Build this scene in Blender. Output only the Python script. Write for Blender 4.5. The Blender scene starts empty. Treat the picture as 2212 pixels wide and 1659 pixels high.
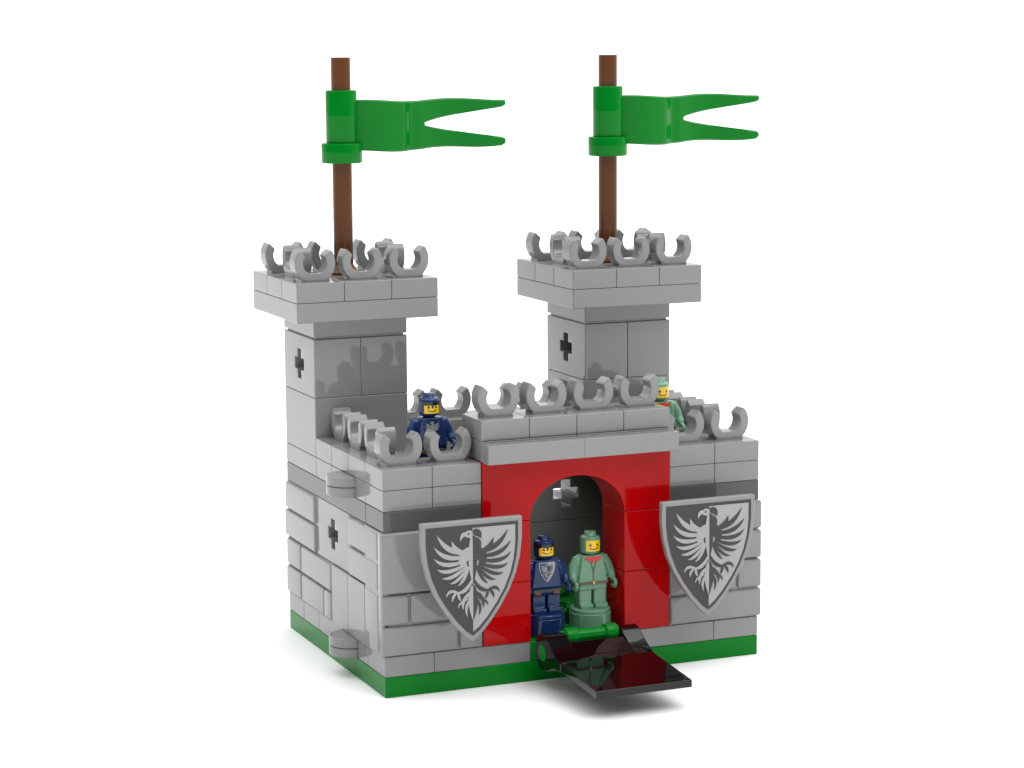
import bpy,bmesh,math,random
import numpy as np
from mathutils import Vector, Matrix
S=0.008
C=bpy.context.scene.collection
R=math.radians
p=[-14.5843,-41.0168,12.4467,0.3976,0.1467,-0.0061,5.1005]
def basis(p):
    yaw,pit,rol=p[3],p[4],p[5]
    d=np.array([math.sin(yaw)*math.cos(pit),math.cos(yaw)*math.cos(pit),-math.sin(pit)])
    r0=np.array([math.cos(yaw),-math.sin(yaw),0.]); u0=np.cross(r0,d)
    r=r0*math.cos(rol)+u0*math.sin(rol); u=-r0*math.sin(rol)+u0*math.cos(rol)
    return r,u,d
cr,cu,cd=basis(p)
# ---------------------------------------------------------------- materials
def plastic(name,col,rough=.12,spec=.5,var=.05):
    m=bpy.data.materials.new(name); m.use_nodes=True; nt=m.node_tree; b=nt.nodes['Principled BSDF']
    tc=nt.nodes.new('ShaderNodeTexCoord'); n=nt.nodes.new('ShaderNodeTexNoise'); n.inputs['Scale'].default_value=45; n.inputs['Detail'].default_value=3
    nt.links.new(tc.outputs['Object'],n.inputs['Vector'])
    mr=nt.nodes.new('ShaderNodeMapRange'); mr.inputs['To Min'].default_value=rough*.75; mr.inputs['To Max'].default_value=rough*1.3
    nt.links.new(n.outputs['Fac'],mr.inputs['Value']); nt.links.new(mr.outputs['Result'],b.inputs['Roughness'])
    mx=nt.nodes.new('ShaderNodeMix'); mx.data_type='RGBA'
    mx.inputs['A'].default_value=(*[c*(1-var) for c in col],1); mx.inputs['B'].default_value=(*[min(1,c*(1+var)) for c in col],1)
    nt.links.new(n.outputs['Fac'],mx.inputs['Factor']); nt.links.new(mx.outputs['Result'],b.inputs['Base Color'])
    b.inputs['IOR'].default_value=1.5; b.inputs['Specular IOR Level'].default_value=spec
    return m
GREY=plastic('light_grey_plastic',(.226,.226,.228),.035,.5); DARK=plastic('dark_grey_plastic',(.09,.09,.09),.06,.3)
RED=plastic('red_plastic',(.40,.001,.002),.035,.16); GREEN=plastic('green_plastic',(.0,.175,.013),.05,.14)
BROWN=plastic('brown_plastic',(.10,.03,.005),.08,.2); BLACK=plastic('black_plastic',(.002,.002,.0025),.02,.4)
NAVY=plastic('navy_plastic',(.008,.028,.11),.08,.35); SAND=plastic('sand_green_plastic',(.14,.30,.19),.08,.4)
YEL=plastic('yellow_print',(.85,.55,.0),.15); INK=plastic('black_print',(.006,.006,.006),.15)
SIL=plastic('light_print',(.33,.33,.335),.15,.3); CHAR=plastic('charcoal_print',(.045,.045,.045),.12,.25); REDP=plastic('red_print',(.55,.02,.02),.15)
BRN2=plastic('brown_print',(.10,.04,.02),.2); GOLD=plastic('gold_print',(.75,.5,.1),.2); NAVP=plastic('navy_print',(.008,.028,.11),.15)
# ---------------------------------------------------------------- mesh helpers (stud units)
G=.0018
def cbox(bm,x0,x1,y0,y1,z0,z1,b=.018,g=G,seg=2,top=None):
    r=bmesh.ops.create_cube(bm,size=1.0); vs=r['verts']
    for v in vs:
        v.co=Vector(((x0+g) if v.co.x<0 else (x1-g),(y0+g) if v.co.y<0 else (y1-g),(z0+g) if v.co.z<0 else (z1-g)))
    if top:
        cx=(x0+x1)/2; cy=(y0+y1)/2
        for v in vs:
            if v.co.z>(z0+z1)/2: v.co.x=cx+(v.co.x-cx)*top[0]; v.co.y=cy+(v.co.y-cy)*top[1]
    es=list({e for v in vs for e in v.link_edges})
    if b>0: bmesh.ops.bevel(bm,geom=es,offset=b,segments=seg,profile=.5,affect='EDGES')
def mapax(ax,a,b,d):
    return {'x':(d,a,b),'y':(a,d,b),'z':(a,b,d)}[ax]
def prism(bm,pts,ax,d0,d1,b=.02,seg=2,ang=38,holes=()):
    t=bmesh.new()
    loops=[pts]+list(holes)
    if not holes:
        v0=[t.verts.new(mapax(ax,a,c,d0)) for a,c in pts]; v1=[t.verts.new(mapax(ax,a,c,d1)) for a,c in pts]
        t.faces.new(v0); t.faces.new(v1)
        n=len(pts)
        for i in range(n): t.faces.new((v0[i],v0[(i+1)%n],v1[(i+1)%n],v1[i]))
    else:
        es=[];L0=[]
        for lp in loops:
            vs=[t.verts.new(mapax(ax,a,c,d0)) for a,c in lp]; L0.append(vs)
            es+=[t.edges.new((vs[i],vs[(i+1)%len(vs)])) for i in range(len(vs))]
        bmesh.ops.triangle_fill(t,edges=es,use_beauty=True,use_dissolve=False)
        mp={}
        for vs,lp in zip(L0,loops):
            for v,(a,c) in zip(vs,lp): mp[v]=t.verts.new(mapax(ax,a,c,d1))
        for f in list(t.faces): t.faces.new([mp[v] for v in f.verts])
        for vs in L0:
            n=len(vs)
            for i in range(n): t.faces.new((vs[i],vs[(i+1)%n],mp[vs[(i+1)%n]],mp[vs[i]]))
    bmesh.ops.recalc_face_normals(t,faces=t.faces)
    if b>0:
        es=[e for e in t.edges if len(e.link_faces)==2 and e.calc_face_angle(0)>R(ang)]
        bmesh.ops.bevel(t,geom=es,offset=b,segments=seg,profile=.5,affect='EDGES',clamp_overlap=True)
    me=bpy.data.meshes.new('tmp'); t.to_mesh(me); t.free(); bm.from_mesh(me); bpy.data.meshes.remove(me)
def lathe(bm,prof,c=(0,0,0),n=32,M=None):
    rings=[]
    for r,z in prof:
        if r<1e-6: rings.append([bm.verts.new((0,0,z))])
        else: rings.append([bm.verts.new((r*math.cos(2*math.pi*i/n),r*math.sin(2*math.pi*i/n),z)) for i in range(n)])
    fs=[]
    for a,b in zip(rings,rings[1:]):
        for i in range(n):
            j=(i+1)%n
            if len(a)==1 and len(b)==1: continue
            if len(a)==1: fs.append(bm.faces.new((a[0],b[j],b[i])))
            elif len(b)==1: fs.append(bm.faces.new((a[i],a[j],b[0])))
            else: fs.append(bm.faces.new((a[i],a[j],b[j],b[i])))
    M=M or Matrix.Translation(c)
    for rg in rings:
        for v in rg: v.co=M@v.co
    bmesh.ops.recalc_face_normals(bm,faces=fs)
def cyl(bm,r,z0,z1,c=(0,0),b=.02,n=32,M=None):
    prof=[(0,z0),(r-b,z0),(r-b*.3,z0+b*.3),(r,z0+b),(r,z1-b),(r-b*.3,z1-b*.3),(r-b,z1),(0,z1)]
    lathe(bm,prof,(c[0],c[1],0),n,M)
def tube(bm,pts,rads,n=14):
    prev=None; fs=[]; pts=[Vector(q) for q in pts]
    for i,q in enumerate(pts):
        d=(pts[min(i+1,len(pts)-1)]-pts[max(i-1,0)]).normalized()
        a=d.orthogonal().normalized() if abs(d.x)>.95 else Vector((1,0,0)).cross(d).normalized(); b=d.cross(a)
        ring=[bm.verts.new(q+(a*math.cos(2*math.pi*k/n)+b*math.sin(2*math.pi*k/n))*rads[i]) for k in range(n)]
        if prev: fs+=[bm.faces.new((prev[k],prev[(k+1)%n],ring[(k+1)%n],ring[k])) for k in range(n)]
        else: fs.append(bm.faces.new(ring[::-1]))
        prev=ring
    fs.append(bm.faces.new(prev)); bmesh.ops.recalc_face_normals(bm,faces=fs)
def build(bm,name,mat,parent=None,org=(0,0,0),loc=(0,0,0),rz=0,angle=50,wn=True):
    for v in bm.verts: v.co=(v.co-Vector(org))*S
    me=bpy.data.meshes.new(name); bm.to_mesh(me); bm.free()
    for f in me.polygons: f.use_smooth=True
    me.set_sharp_from_angle(angle=R(angle)); me.materials.append(mat)
    o=bpy.data.objects.new(name,me); C.objects.link(o); o.parent=parent
    o.location=Vector(loc)*S; o.rotation_euler=(0,0,rz)
    if wn:
        md=o.modifiers.new('wn','WEIGHTED_NORMAL'); md.keep_sharp=True
    return o
def cp(o,parent,loc=None,rz=None):
    c=o.copy(); C.objects.link(c); c.parent=parent
    if loc is not None: c.location=Vector(loc)*S
    if rz is not None: c.rotation_euler=(0,0,rz)
    return c
def thing(name,label,cat,p=(4,3,0),rz=0,group=None):
    o=bpy.data.objects.new(name,None); C.objects.link(o); o.empty_display_size=.01
    o.location=((p[0]-4)*S,(p[1]-3)*S,p[2]*S); o.rotation_euler=(0,0,rz); o['label']=label; o['category']=cat
    if group: o['group']=group
    return o
N=bmesh.new; CO=(4,3,0)
# ---------------------------------------------------------------- castle
castle=thing('toy_castle','grey toy brick castle with two square towers, red gate arch and green base','castle')
bm=N(); cbox(bm,0,8,0,6,0,.4)
for x in range(1,7):
    for y in range(1,5): cyl(bm,.3,.39,.61,(x+.5,y+.5))
cbox(bm,3,5,0,1,.4,.8)
for x,y in ((3.95,1.55),(4.95,1.5),(4.25,2.6)):
    cyl(bm,.48,.6,.98,(x,y)); cyl(bm,.3,.97,1.17,(x,y))
build(bm,'base_plate',GREEN,castle,CO)
def clip_mesh():
    bm=N(); h=.36; Ro=.43; Ri=.245; a0=38; pts=[]
    n=26
    for i in range(n+1):
        a=R(180-a0+ (180+2*a0)*i/n); pts.append((Ro*math.cos(a),h+Ro*math.sin(a)))
    a1=34
    for i in range(n+1):
        a=R(360+a1-(180+2*a1)*i/n); pts.append((Ri*math.cos(a),h+Ri*math.sin(a)))
    prism(bm,pts,'y',-.19,.19,.03,2,40)
    prism(bm,[(-.31,-.01),(.31,-.01),(.25,.16),(-.25,.16)],'y',-.185,.185,.02)
    return bm
clip0=None
def clip(parent,x,y,z,side=False):
    global clip0
    rz=math.pi/2 if side else 0
    if clip0 is None:
        clip0=build(clip_mesh(),'battlement_clip',GREY,parent,(0,0,0),(x-4,y-3,z),rz,angle=40); return clip0
    return cp(clip0,parent,(x-4,y-3,z),rz)
def row(bm,segs,y0,y1,z0,z1,**k):
    for a,b in zip(segs,segs[1:]): cbox(bm,a,b,y0,y1,z0,z1,**k)
def col(bm,segs,x0,x1,z0,z1,**k):
    for a,b in zip(segs,segs[1:]): cbox(bm,x0,x1,a,b,z0,z1,**k)
K=dict(b=.04,seg=1,g=.014)
PR=.07
CROSS=lambda cy,cz,w=.115,l=.3:[(cy-w,cz-l),(cy+w,cz-l),(cy+w,cz-w),(cy+l,cz-w),(cy+l,cz+w),(cy+w,cz+w),(cy+w,cz+l),(cy-w,cz+l),(cy-w,cz+w),(cy-l,cz+w),(cy-l,cz-w),(cy-w,cz-w)]
def crossbrick(bm,x0,x1,y0,y1,z0,z1,ax='x'):
    g=G
    if ax=='y': x0,x1,y0,y1=y0,y1,x0,x1
    prism(bm,[(y0+g,z0+g),(y1-g,z0+g),(y1-g,z1-g),(y0+g,z1-g)],ax,x0+g,x1-g,.014,1,40,holes=[CROSS((y0+y1)/2,(z0+z1)/2)])
def front_wall(x0,x1,mirror):
    bm=N()
    lo=[0,1,3] if not mirror else [5,7,8]
    row(bm,lo,0,1,.4,.8)
    cbox(bm,x0,x1,0.0,1,.8,2.0); cbox(bm,x0,x1,0,1,2.0,3.2)
    mid=x0+1
    row(bm,[x0,mid,x1],0,1,3.6,4.0); row(bm,[x0,mid,x1],0,1,4.0,4.4)
    w=build(bm,'wall',GREY,castle,CO)
    bm=N(); cbox(bm,x0,x1,0,1,3.2,3.6); build(bm,'dark_band',DARK,w,CO)
    bm=N()
    if not mirror:
        for a,b,z0,z1 in [(0-PR,1.5,.8,1.4),(1.5,2.0,.8,1.4),(0-PR,.5,1.4,2.0),(.5,2.0,1.4,2),(0-PR,2,2.0,3.2)]:
            cbox(bm,a,b,-PR,.2,z0,z1,**K)
    else:
        for a,b,z0,z1 in [(6,8+PR,.8,1.4),(6,7.5,1.4,2.0),(7.5,8+PR,1.4,2),(6,8+PR,2.0,2.6),(6,7.5,2.6,3.2),(7.5,8+PR,2.6,3.2)]:
            cbox(bm,a,b,-PR,.2,z0,z1,**K)
    build(bm,'masonry_brick',GREY,w,CO)
    for x in (x0+.5,x0+1.5): clip(w,x,.5,4.4)
    return w
front_wall(0,2,False); front_wall(6,8,True)
def side_wall(left):
    X0,X1=(0,1) if left else (7,8)
    sx=(-PR,.2) if left else (7.8,8+PR)
    bm=N()
    col(bm,[1,2,4,5,6],X0,X1,.4,.8)
    cbox(bm,X0,X1,1,6,.8,2.0)
    cbox(bm,X0,X1,1,2,2.0,3.2); crossbrick(bm,X0,X1,2,4,2.0,3.2); cbox(bm,X0,X1,4,6,2.0,3.2)
    if left: cbox(bm,-.05,.2,2,3,.8,2.0); cbox(bm,-.05,.2,1.0,2,.8,2.0); cbox(bm,-.04,.1,.0,.98,.8,3.2,b=.01)
    col(bm,[1,2,3,4,6],X0,X1,3.6,4.0); col(bm,[1,2,3,4],X0,X1,4.0,4.4)
    w=build(bm,'wall',GREY,castle,CO)
    bm=N(); cbox(bm,X0,X1,1,6,3.2,3.6); build(bm,'dark_band',DARK,w,CO)
    bm=N()
    L=[(.21,1.0,.8,2.0),(.21,1.95,2.0,2.6),(.21,1.95,2.6,3.2),
       (3.03,3.5,.8,1.4),(3.5,4.98,.8,1.4),(3.03,4.98,1.4,2.0),(5,6,.8,1.4),(5,5.96,1.4,2),
       (4.03,6.05,2.0,2.6),(4.03,6.0,2.6,3.2)]
    for a,b,z0,z1 in L: cbox(bm,sx[0],sx[1],a,b,z0,z1,**K)
    build(bm,'masonry_brick',GREY,w,CO)
    for y in (1.5,2.5,3.5): clip(w,X0+.5,y,4.4,True)
    return w
side_wall(True); side_wall(False)
bm=N()
row(bm,[1,3,5,7],5,6,.4,.8); row(bm,[1,3,5,7],5,6,.8,2.0); row(bm,[3,5],5,6,2.0,3.2); row(bm,[1,3,5,7],5,6,3.2,3.6); row(bm,[2,4,6],5,6,3.6,4.0); row(bm,[2,3,4,5,6],5,6,4.0,4.4)
crossbrick(bm,1,3,5,6,2.0,3.2,'y'); crossbrick(bm,5,7,5,6,2.0,3.2,'y')
bw=build(bm,'wall',GREY,castle,CO)
for x in (2.5,3.5,4.5,5.5): clip(bw,x,5.5,4.4)
bm=N(); cbox(bm,1.01,2.5,1.01,4.99,3.2,3.6); build(bm,'floor_plate',DARK,castle,CO)
bm=N(); cbox(bm,5.9,6.99,1.01,4.99,3.2,3.6); build(bm,'floor_plate',DARK,castle,CO)
# gate arch
bm=N()
for xa in (2,5):
    cbox(bm,xa,xa+1,-.03,1,.8,2.0); cbox(bm,xa,xa+1,-.03,1,2.0,3.2)
g=G
pts=[(2+g,3.2+g),(3,3.2+g)]+[(4-math.cos(R(a)),3.2+.80*math.sin(R(a))) for a in range(6,175,6)]+[(5,3.2+g),(6-g,3.2+g),(6-g,4.4-g),(2+g,4.4-g)]
prism(bm,pts,'y',-.03,1,.016,2,45)
build(bm,'gate_arch',RED,castle,CO)
# gate parapet
bm=N()
row(bm,[2,4,6],0,1,4.4,4.8); row(bm,[2,3,4,5,6],0,1,4.8,5.2)
pa=build(bm,'parapet',GREY,castle,CO)
bm=N(); cbox(bm,2,4,-.36,-.02,4.4,4.77,b=.009,g=.0006); cbox(bm,4,6.02,-.36,-.02,4.4,4.77,b=.009,g=.0006); build(bm,'ledge',GREY,pa,CO)
for x in (2.5,3.5,4.5,5.5): clip(pa,x,.5,5.2)
def tower(x0):
    bm=N()
    cbox(bm,x0,x0+2,4,6,4.0,5.2)
    if x0==0: crossbrick(bm,0,1,4,6,5.2,6.4); cbox(bm,1,2,4,6,5.2,6.4)
    else: crossbrick(bm,6,7,4,6,5.2,6.4); cbox(bm,7,8,4,6,5.2,6.4)
    cbox(bm,x0+.06,x0+1.94,4.06,5.94,6.38,6.5,b=0)
    cbox(bm,x0,x0+2,4,6,6.44,6.8)
    t=build(bm,'tower',GREY,castle,CO)
    bm=N(); cbox(bm,x0-.5,x0+2.5,3.5,6.5,6.8,7.2)
    for i in range(3):
        for j in range(3): cbox(bm,x0-.5+i,x0+.5+i,3.5+j,4.5+j,7.2,7.6)
    build(bm,'tower_platform',GREY,t,CO)
    for i in range(3):
        for j in range(3):
            if i==1 and j==1: continue
            clip(t,x0+i,4+j,7.6,j==1)
    return t
tower(0); tower(6)
for z in (.4,3.6):
    for dz in (0,.2):
        bm=N()
        M=Matrix.Translation((.02,2.0,0))
        cyl(bm,.45,z+dz+.003,z+dz+.197,M=M,b=.025); cbox(bm,-.1,.3,1.58,2.42,z+dz,z+dz+.2)
        build(bm,'side_hinge',GREY,castle,CO)
# drawbridge
hz=.71; hy=-.56
bm=N()
for xa,xb in ((3.0,3.46),(4.6,5.0)):
    pts=[(hy+.36*math.cos(R(a)),hz+.36*math.sin(R(a))) for a in range(-95,132,9)]
    pts+=[(hy-.46,hz+.14),(hy-.66,hz+.04),(hy-.86,hz-.02),(hy-.86,hz-.18),(hy-.5,hz-.2),(hy-.3,hz-.3)]
    prism(bm,pts,'x',xa,xb,.02,2,35)
prism(bm,[(hy-.14,hz+.18),(hy-.26,hz+.22),(hy-.46,hz+.13),(hy-.66,hz+.04),(hy-.8,hz-.02),(hy-.8,hz-.18),(hy-.5,hz-.2),(hy-.2,hz-.25)],'x',3.4,4.65,.02,2,30)
y1,y2=-1.12,-3.0
prism(bm,[(y1,.555),(y1,.73),(y2,.565),(y2,.425)],'x',3.02,4.98,.015,2,35)
db=build(bm,'drawbridge',BLACK,castle,CO)
bm=N()
HM=Matrix.Translation((0,hy+.04,hz+.25))@Matrix.Rotation(R(90),4,'Y')
cyl(bm,.13,3.38,4.62,M=HM,b=.03)
cyl(bm,.175,3.48,3.74,M=HM,b=.03); cyl(bm,.175,4.32,4.58,M=HM,b=.03)
cyl(bm,.17,2.98,3.2,M=Matrix.Translation((0,hy,hz))@Matrix.Rotation(R(90),4,'Y'),b=.02)
cbox(bm,3.48,4.58,hy+.08,.1,.5,.80)
build(bm,'hinge_barrel',GREEN,db,CO)
# ---------------------------------------------------------------- flags
def flag():
    t=thing('flag','green swallowtail flag on a brown pole, standing on the left tower','flag',(1,5,7.6),0,'green flags on the towers')
    bm=N(); cyl(bm,.2,-.3,4.42,b=.02); lathe(bm,[(0,0),(.33,0),(.33,.05),(.27,.09),(.2,.2)],n=32)
    build(bm,'flagpole',BROWN,t)
    z0=2.28
    bm=N(); cyl(bm,.42,z0,z0+.41,b=.03); cyl(bm,.32,z0+.35,z0+1.48,b=.03)
    L=3.51
    def wave(u):
        return -.2*math.sin(2*math.pi*(u-.25)/2.7)+.08*math.exp(-((u-1.5)/.16)**2)
    def ribbon(us,lo,hi):
        prev=None;fs=[]
        for u in us:
            th=.095; y=wave(u)
            ring=[bm.verts.new((u,y-th,z0+lo(u)+.03)),bm.verts.new((u,y-th,z0+hi(u)-.03)),bm.verts.new((u,y-th*.6,z0+hi(u))),bm.verts.new((u,y+th*.6,z0+hi(u))),
                  bm.verts.new((u,y+th,z0+hi(u)-.03)),bm.verts.new((u,y+th,z0+lo(u)+.03)),bm.verts.new((u,y+th*.6,z0+lo(u))),bm.verts.new((u,y-th*.6,z0+lo(u)))]
            if prev: fs+=[bm.faces.new((prev[k],prev[(k+1)%8],ring[(k+1)%8],ring[k])) for k in range(8)]
            else: fs.append(bm.faces.new(ring[::-1]))
            prev=ring
        fs.append(bm.faces.new(prev)); bmesh.ops.recalc_face_normals(bm,faces=fs)
    hi=lambda u:1.26+.022*math.sin(u*3.2); lo=lambda u:.23+.022*math.sin(u*3.2+1)
    s=lambda u:(u-1.8)/(L-1.8)
    ribbon([.2+1.62*i/48 for i in range(49)],lo,hi)
    us=[1.8+(L-1.8)*i/28 for i in range(29)]
    ribbon(us,lambda u:.765+(1.10-.765)*(max(s(u),0)**.8) if s(u)<.985 else 1.12,lambda u:hi(u) if s(u)<.985 else 1.235)
    ribbon(us,lambda u:lo(u)+.07*s(u) if s(u)<.985 else .325,lambda u:.745-(.745-.46)*(max(s(u),0)**.8) if s(u)<.985 else .44)
    build(bm,'banner',GREEN,t,wn=False,angle=40)
    return t
f1=flag()
f2=f1.copy(); C.objects.link(f2); f2.location=((7-4)*S,(5-3)*S,7.6*S); f2['label']='green swallowtail flag on a brown pole, standing on the right tower'
for ch in list(f1.children): cp(ch,f2)
# ---------------------------------------------------------------- shield emblem
HALF=[(1.02,0),(1.02,-.4),(.98,-.75),(.895,-1.08),(.76,-1.4),(.58,-1.7),(.36,-2.0),(.15,-2.23),(0,-2.34)]
def outline(s=1,half=None):
    c=-1.0
    q=[(x*s,c+(z-c)*s) for x,z in HALF]
    if half=='R': return [(0,q[0][1])]+q
    return [(-x,z) for x,z in q[:-1]]+[q[-1]]+[(x,z) for x,z in q[:-1]][::-1]
def blade(bm,p0,p1,p2,w,y,mir=1,w0=.5,sc=1,off=(0,0)):
    n=12; L=[];Rr=[]
    for i in range(n+1):
        t=i/n
        x=(1-t)**2*p0[0]+2*t*(1-t)*p1[0]+t*t*p2[0]; z=(1-t)**2*p0[1]+2*t*(1-t)*p1[1]+t*t*p2[1]
        dx=2*(1-t)*(p1[0]-p0[0])+2*t*(p2[0]-p1[0]); dz=2*(1-t)*(p1[1]-p0[1])+2*t*(p2[1]-p1[1]); l=math.hypot(dx,dz) or 1
        ww=w*(w0+(1-w0)*math.sin(min(1,t*1.6)*math.pi/2))*(1-t**3.2)
        nx,nz=-dz/l*ww,dx/l*ww
        a=(min(x+nx,0),z+nz); b=(min(x-nx,0),z-nz)
        L.append(bm.verts.new((mir*a[0]*sc+off[0],y,a[1]*sc+off[1]))); Rr.append(bm.verts.new((mir*b[0]*sc+off[0],y,b[1]*sc+off[1])))
    for i in range(n):
        try: bm.faces.new((L[i],L[i+1],Rr[i+1],Rr[i]))
        except Exception: pass
FEATH=[
((-.12,-.60),(-.52,-.62),(-.72,-.22),.058),((-.14,-.68),(-.58,-.76),(-.78,-.44),.050),((-.14,-.76),(-.60,-.90),(-.78,-.66),.046),
((-.12,-.82),(-.54,-1.03),(-.72,-.87),.043),((-.11,-.86),(-.44,-1.13),(-.62,-1.05),.041),((-.09,-.88),(-.31,-1.19),(-.47,-1.17),.037),((-.07,-.88),(-.19,-1.18),(-.31,-1.23),.034),
((-.04,-.55),(-.22,-.66),(-.22,-.90),.12),((-.10,-.62),(-.36,-.62),(-.42,-.36),.062),
((-.0,-.30),(-.04,-.70),(-.0,-1.25),.08),
((-.02,-1.14),(-.14,-1.40),(-.36,-1.36),.044),((-.32,-1.35),(-.50,-1.27),(-.54,-1.43),.034),((-.32,-1.35),(-.42,-1.41),(-.42,-1.53),.032),((-.30,-1.34),(-.30,-1.45),(-.24,-1.53),.032),
((-.0,-1.25),(-.09,-1.5),(-.0,-1.93),.06),((-.03,-1.36),(-.25,-1.50),(-.20,-1.70),.042),((-.03,-1.48),(-.20,-1.64),(-.11,-1.84),.034),((-.10,-1.50),(-.3,-1.55),(-.30,-1.66),.024)]
HEADL=[((-.0,-.27),(-.09,-.24),(-.16,-.30),.085),((-.10,-.25),(-.22,-.22),(-.25,-.38),.045)]
HEADR=[((-.0,-.24),(-.12,-.20),(-.17,-.36),.075),((-.0,-.36),(-.17,-.40),(-.10,-.62),.07)]
def poly(bm,pts,y):
    vs=[bm.verts.new((x,y,z)) for x,z in pts]
    return bm.faces.new(vs)
def arcp(cx,cz,r,a0=0,a1=360,n=24): return [(cx+r*math.cos(R(a0+(a1-a0)*i/n)),cz+r*math.sin(R(a0+(a1-a0)*i/n))) for i in range(n if a1-a0==360 else n+1)]
def shield():
    t=thing('shield','grey kite shield with a split bird emblem, left of the red gate','shield',(1.45,-.80,3.5),0,'bird shields on the front wall')
    bm=N(); prism(bm,outline(),'y',-.07,.07,.025,2,38); build(bm,'shield_plate',GREY,t)
    bm=N(); cyl(bm,.2,-.02,.80,M=Matrix.Translation((0,.0,-1.15))@Matrix.Rotation(R(-90),4,'X')); build(bm,'mount_pin',DARK,t)
    bm=N(); poly(bm,outline(.91),-.078)
    build(bm,'emblem_field',CHAR,t,wn=False)
    bm=N(); poly(bm,outline(.85,'R'),-.084); build(bm,'emblem_field',SIL,t,wn=False)
    bm=N()
    for k,f in enumerate(FEATH+HEADR): blade(bm,*f,y=-.0900-.0004*k,mir=-1)
    build(bm,'emblem_bird',CHAR,t,wn=False)
    bm=N()
    for k,f in enumerate(FEATH+HEADL): blade(bm,*f,y=-.0900-.0004*k)
    build(bm,'emblem_bird',SIL,t,wn=False)
    bm=N(); poly(bm,arcp(-.085,-.255,.02,n=12),-.1015); build(bm,'emblem_bird',CHAR,t,wn=False)
    return t
s1=shield()
s2=s1.copy(); C.objects.link(s2); s2.location=((6.42-4)*S,(-.80-3)*S,3.5*S); s2['label']='grey kite shield with a split bird emblem, right of the red gate'
for ch in list(s1.children): cp(ch,s2)
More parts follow.
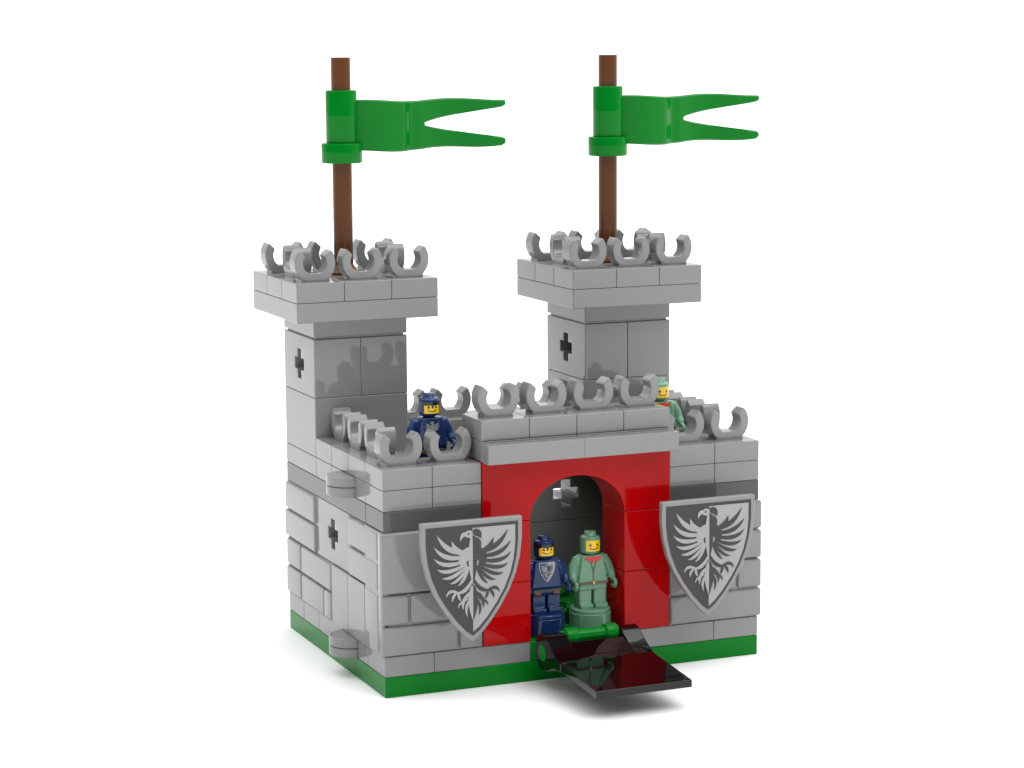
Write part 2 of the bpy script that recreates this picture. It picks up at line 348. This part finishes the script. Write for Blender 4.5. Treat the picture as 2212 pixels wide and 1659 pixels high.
# ---------------------------------------------------------------- figures
def patch(bm,r,a0,a1,z0,z1,n=10):
    prev=None
    for i in range(n+1):
        a=R(-90+a0+(a1-a0)*i/n); q=(bm.verts.new((r*math.cos(a),r*math.sin(a),z0)),bm.verts.new((r*math.cos(a),r*math.sin(a),z1)))
        if prev: bm.faces.new((prev[0],q[0],q[1],prev[1]))
        prev=q
def figure(kind,label,p,rz,sc=.2,rim=True):
    mat=NAVY if kind=='blue' else SAND
    t=thing('toy_figure',label,'toy figure',p,rz,'figures in the castle')
    bm=N(); cyl(bm,.42,0,.36,b=.025); cyl(bm,.4,.34,.44,b=.03); build(bm,'pedestal',mat,t)
    bm=N()
    for s in (-1,1):
        cbox(bm,*sorted((s*.02,s*.3)),-.15,.15,.42,.84,b=.03); cbox(bm,*sorted((s*.02,s*.3)),-.22,.15,.42,.54,b=.02)
    cbox(bm,-.3,.3,-.16,.16,.8,.94,b=.02)
    cbox(bm,-.33,.33,-.175,.175,.92,1.5,b=.03,top=(.72,.86))
    cyl(bm,.1,1.45,1.58)
    for s in (-1,1):
        tube(bm,[(s*.22,.01,1.44),(s*.3,.0,1.40),(s*.37,-.02,1.28),(s*.41,-.07,1.14),(s*.42,-.15,1.03)],[.07,.095,.098,.09,.08])
        tube(bm,[(s*.42,-.14,1.04),(s*.42,-.2,.99)],[.055,.055])
        aa=list(range(60,331,27))
        tube(bm,[(s*.42,-.22+.08*math.cos(R(a)),.93+.08*math.sin(R(a))) for a in aa],[.04]*len(aa))
    b=build(bm,'body',mat,t,wn=False,angle=180)
    rm=b.modifiers.new('r','REMESH'); rm.mode='VOXEL'; rm.voxel_size=.016*S; rm.use_smooth_shade=True
    bm=N(); lathe(bm,[(0,1.51),(.12,1.51),(.165,1.53),(.195,1.56),(.2,1.60),(.2,1.81),(.192,1.85),(.17,1.87),(.125,1.88),(.118,1.885),(.115,1.95),(.1,1.965),(0,1.965)])
    hd=build(bm,'head',mat,t,angle=60)
    bm=N(); patch(bm,.2035,-48,48,1.585,1.80 if kind=='green' else 1.76); build(bm,'face',YEL,hd,wn=False)
    bm=N()
    for s in (-1,1): patch(bm,.206,s*22-6,s*22+6,1.69,1.73,4)
    for i in range(8):
        a=-24+48*i/7; z=1.618+ (abs(i-3.5)/3.5)**2*.03
        patch(bm,.206,a-4,a+4,z,z+.016,2)
    if kind=='blue':
        patch(bm,.2065,-75,75,1.745,1.81,16); patch(bm,.2065,-6,6,1.69,1.75,3)
    build(bm,'face_print',INK,hd,wn=False)
    def ty(z): return -.180+( (z-.92)/.58)*.025
    def tp(bm,pts,o=0):
        vs=[bm.verts.new((x,ty(z)-.004-o,z)) for x,z in pts]; bm.faces.new(vs)
    if kind=='blue':
        zt=1.455
        if rim:
            bm=N(); tp(bm,[(x*sc,zt+z*sc) for x,z in outline()],.003); build(bm,'chest_emblem',SIL,t,wn=False)
            bm=N(); tp(bm,[(-x*sc,zt+z*sc) for x,z in outline(.88,'R')],.008)
            for f in FEATH+HEADR: blade(bm,f[0],f[1],f[2],f[3]*1.1,y=0,mir=-1,sc=sc,off=(0,zt))
            for v in bm.verts: v.co.y=ty(v.co.z)-.012
            build(bm,'chest_emblem',NAVP,t,wn=False)
        bm=N()
        for f in FEATH+HEADL: blade(bm,f[0],f[1],f[2],f[3]*1.1,y=0,sc=sc,off=(0,zt))
        if not rim:
            for f in FEATH+HEADR: blade(bm,f[0],f[1],f[2],f[3]*1.1,y=0,mir=-1,sc=sc,off=(0,zt))
        for v in bm.verts: v.co.y=ty(v.co.z)-.017
        build(bm,'chest_emblem',SIL,t,wn=False)
        bm=N()
        vs=[bm.verts.new(q) for q in ((-.29,-.184,.87),(.29,-.184,.87),(.29,-.184,.92),(-.29,-.184,.92))]; bm.faces.new(vs); build(bm,'belt',INK,t,wn=False)
        bm=N()
        for x in (-.2,.2): cbox(bm,x-.07,x+.07,-.19,-.15,.79,.88,b=.01)
        build(bm,'pouch',BRN2,t)
    else:
        bm=N(); tp(bm,[(-.17,1.475),(-.18,1.41),(-.14,1.42),(-.11,1.37),(-.06,1.40),(0,1.34),(.06,1.40),(.11,1.37),(.14,1.42),(.18,1.41),(.17,1.475)],.003); build(bm,'collar',REDP,t,wn=False)
        bm=N(); tp(bm,[(-.07,1.385),(-.055,1.39),(.008,1.18),(.008,1.0),(-.008,1.0),(-.008,1.17)],.005); tp(bm,[(.055,1.39),(.07,1.385),(.008,1.17),(-.004,1.19)],.006); build(bm,'lacing',BRN2,t,wn=False)
        bm=N(); vs=[bm.verts.new(q) for q in ((-.3,-.188,.93),(.3,-.188,.93),(.3,-.188,.975),(-.3,-.188,.975))]; bm.faces.new(vs); build(bm,'belt',BRN2,t,wn=False)
        bm=N(); cyl(bm,.028,0,.012,M=Matrix.Translation((0,-.186,.955))@Matrix.Rotation(R(90),4,'X'),b=.003); build(bm,'buckle',GOLD,t,wn=False)
    return t
figure('blue','dark blue toy knight with small shield badge, standing in the gate opening',(3.5,.5,.8),0,.17)
figure('green','pale green toy forester with red collar, standing in the gate opening',(4.5,.5,.8),0)
figure('blue','dark blue toy knight standing on the upper floor behind the left front wall',(1.52,1.52,3.6),0,.19,False)
figure('green','pale green toy forester on the upper floor, half hidden behind the gate battlements',(6.48,1.45,3.6),0)
# ---------------------------------------------------------------- ground
m=bpy.data.materials.new('white_table'); m.use_nodes=True; nt=m.node_tree; b=nt.nodes['Principled BSDF']
n=nt.nodes.new('ShaderNodeTexNoise'); n.inputs['Scale'].default_value=2
mx=nt.nodes.new('ShaderNodeMix'); mx.data_type='RGBA'; mx.inputs['A'].default_value=(.92,.92,.92,1); mx.inputs['B'].default_value=(.94,.94,.94,1)
nt.links.new(n.outputs['Fac'],mx.inputs['Factor']); nt.links.new(mx.outputs['Result'],b.inputs['Base Color']); b.inputs['Roughness'].default_value=.9; b.inputs['Specular IOR Level'].default_value=.1
me=bpy.data.meshes.new('ground'); me.from_pydata([(-30,-30,0),(30,-30,0),(30,30,0),(-30,30,0)],[],[(0,1,2,3)]); me.materials.append(m)
go=bpy.data.objects.new('ground',me); C.objects.link(go); go['kind']='structure'
# ---------------------------------------------------------------- light: bright studio dome, dimmer towards the viewer's side
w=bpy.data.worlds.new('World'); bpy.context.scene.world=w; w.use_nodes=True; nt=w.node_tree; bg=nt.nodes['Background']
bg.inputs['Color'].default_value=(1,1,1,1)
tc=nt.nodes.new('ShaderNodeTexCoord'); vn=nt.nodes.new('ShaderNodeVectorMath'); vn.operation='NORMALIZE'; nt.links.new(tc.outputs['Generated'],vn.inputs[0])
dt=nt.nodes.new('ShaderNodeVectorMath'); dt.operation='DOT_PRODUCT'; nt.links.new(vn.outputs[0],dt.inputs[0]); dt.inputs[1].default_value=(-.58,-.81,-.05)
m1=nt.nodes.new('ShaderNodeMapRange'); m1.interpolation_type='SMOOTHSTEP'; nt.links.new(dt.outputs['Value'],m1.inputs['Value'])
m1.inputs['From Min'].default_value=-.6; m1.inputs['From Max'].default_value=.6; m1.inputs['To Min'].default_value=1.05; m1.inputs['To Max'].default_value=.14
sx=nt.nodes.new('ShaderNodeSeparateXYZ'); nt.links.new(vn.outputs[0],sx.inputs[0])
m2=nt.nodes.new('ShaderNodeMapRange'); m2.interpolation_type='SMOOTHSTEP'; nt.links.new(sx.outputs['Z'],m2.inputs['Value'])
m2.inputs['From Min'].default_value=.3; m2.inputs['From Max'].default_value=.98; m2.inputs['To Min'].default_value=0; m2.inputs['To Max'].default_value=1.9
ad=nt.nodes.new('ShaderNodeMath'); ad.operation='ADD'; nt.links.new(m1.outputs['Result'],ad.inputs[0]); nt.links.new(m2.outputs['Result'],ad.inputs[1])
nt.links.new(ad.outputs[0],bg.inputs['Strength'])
def area(loc,tgt,size,power):
    l=bpy.data.lights.new('studio_lamp','AREA'); l.size=size; l.energy=power; l.shape='SQUARE'
    o=bpy.data.objects.new('studio_lamp',l); C.objects.link(o); o.location=loc
    o.rotation_euler=(Vector(tgt)-Vector(loc)).to_track_quat('-Z','Y').to_euler()
area((.18,-.45,.62),(0,0,.03),.38,1.4)
# ---------------------------------------------------------------- camera
cam=bpy.data.cameras.new('camera'); co=bpy.data.objects.new('camera',cam); C.objects.link(co)
co.matrix_world=Matrix(((cr[0],cu[0],-cd[0],(p[0]-4)*S),(cr[1],cu[1],-cd[1],(p[1]-3)*S),(cr[2],cu[2],-cd[2],p[2]*S),(0,0,0,1)))
cam.sensor_width=36; cam.lens=p[6]*1000/2212*36; cam.clip_start=.005; cam.clip_end=200
sc=bpy.context.scene; sc.camera=co
sc.view_settings.view_transform='Standard'; sc.view_settings.look='None'; sc.view_settings.exposure=0
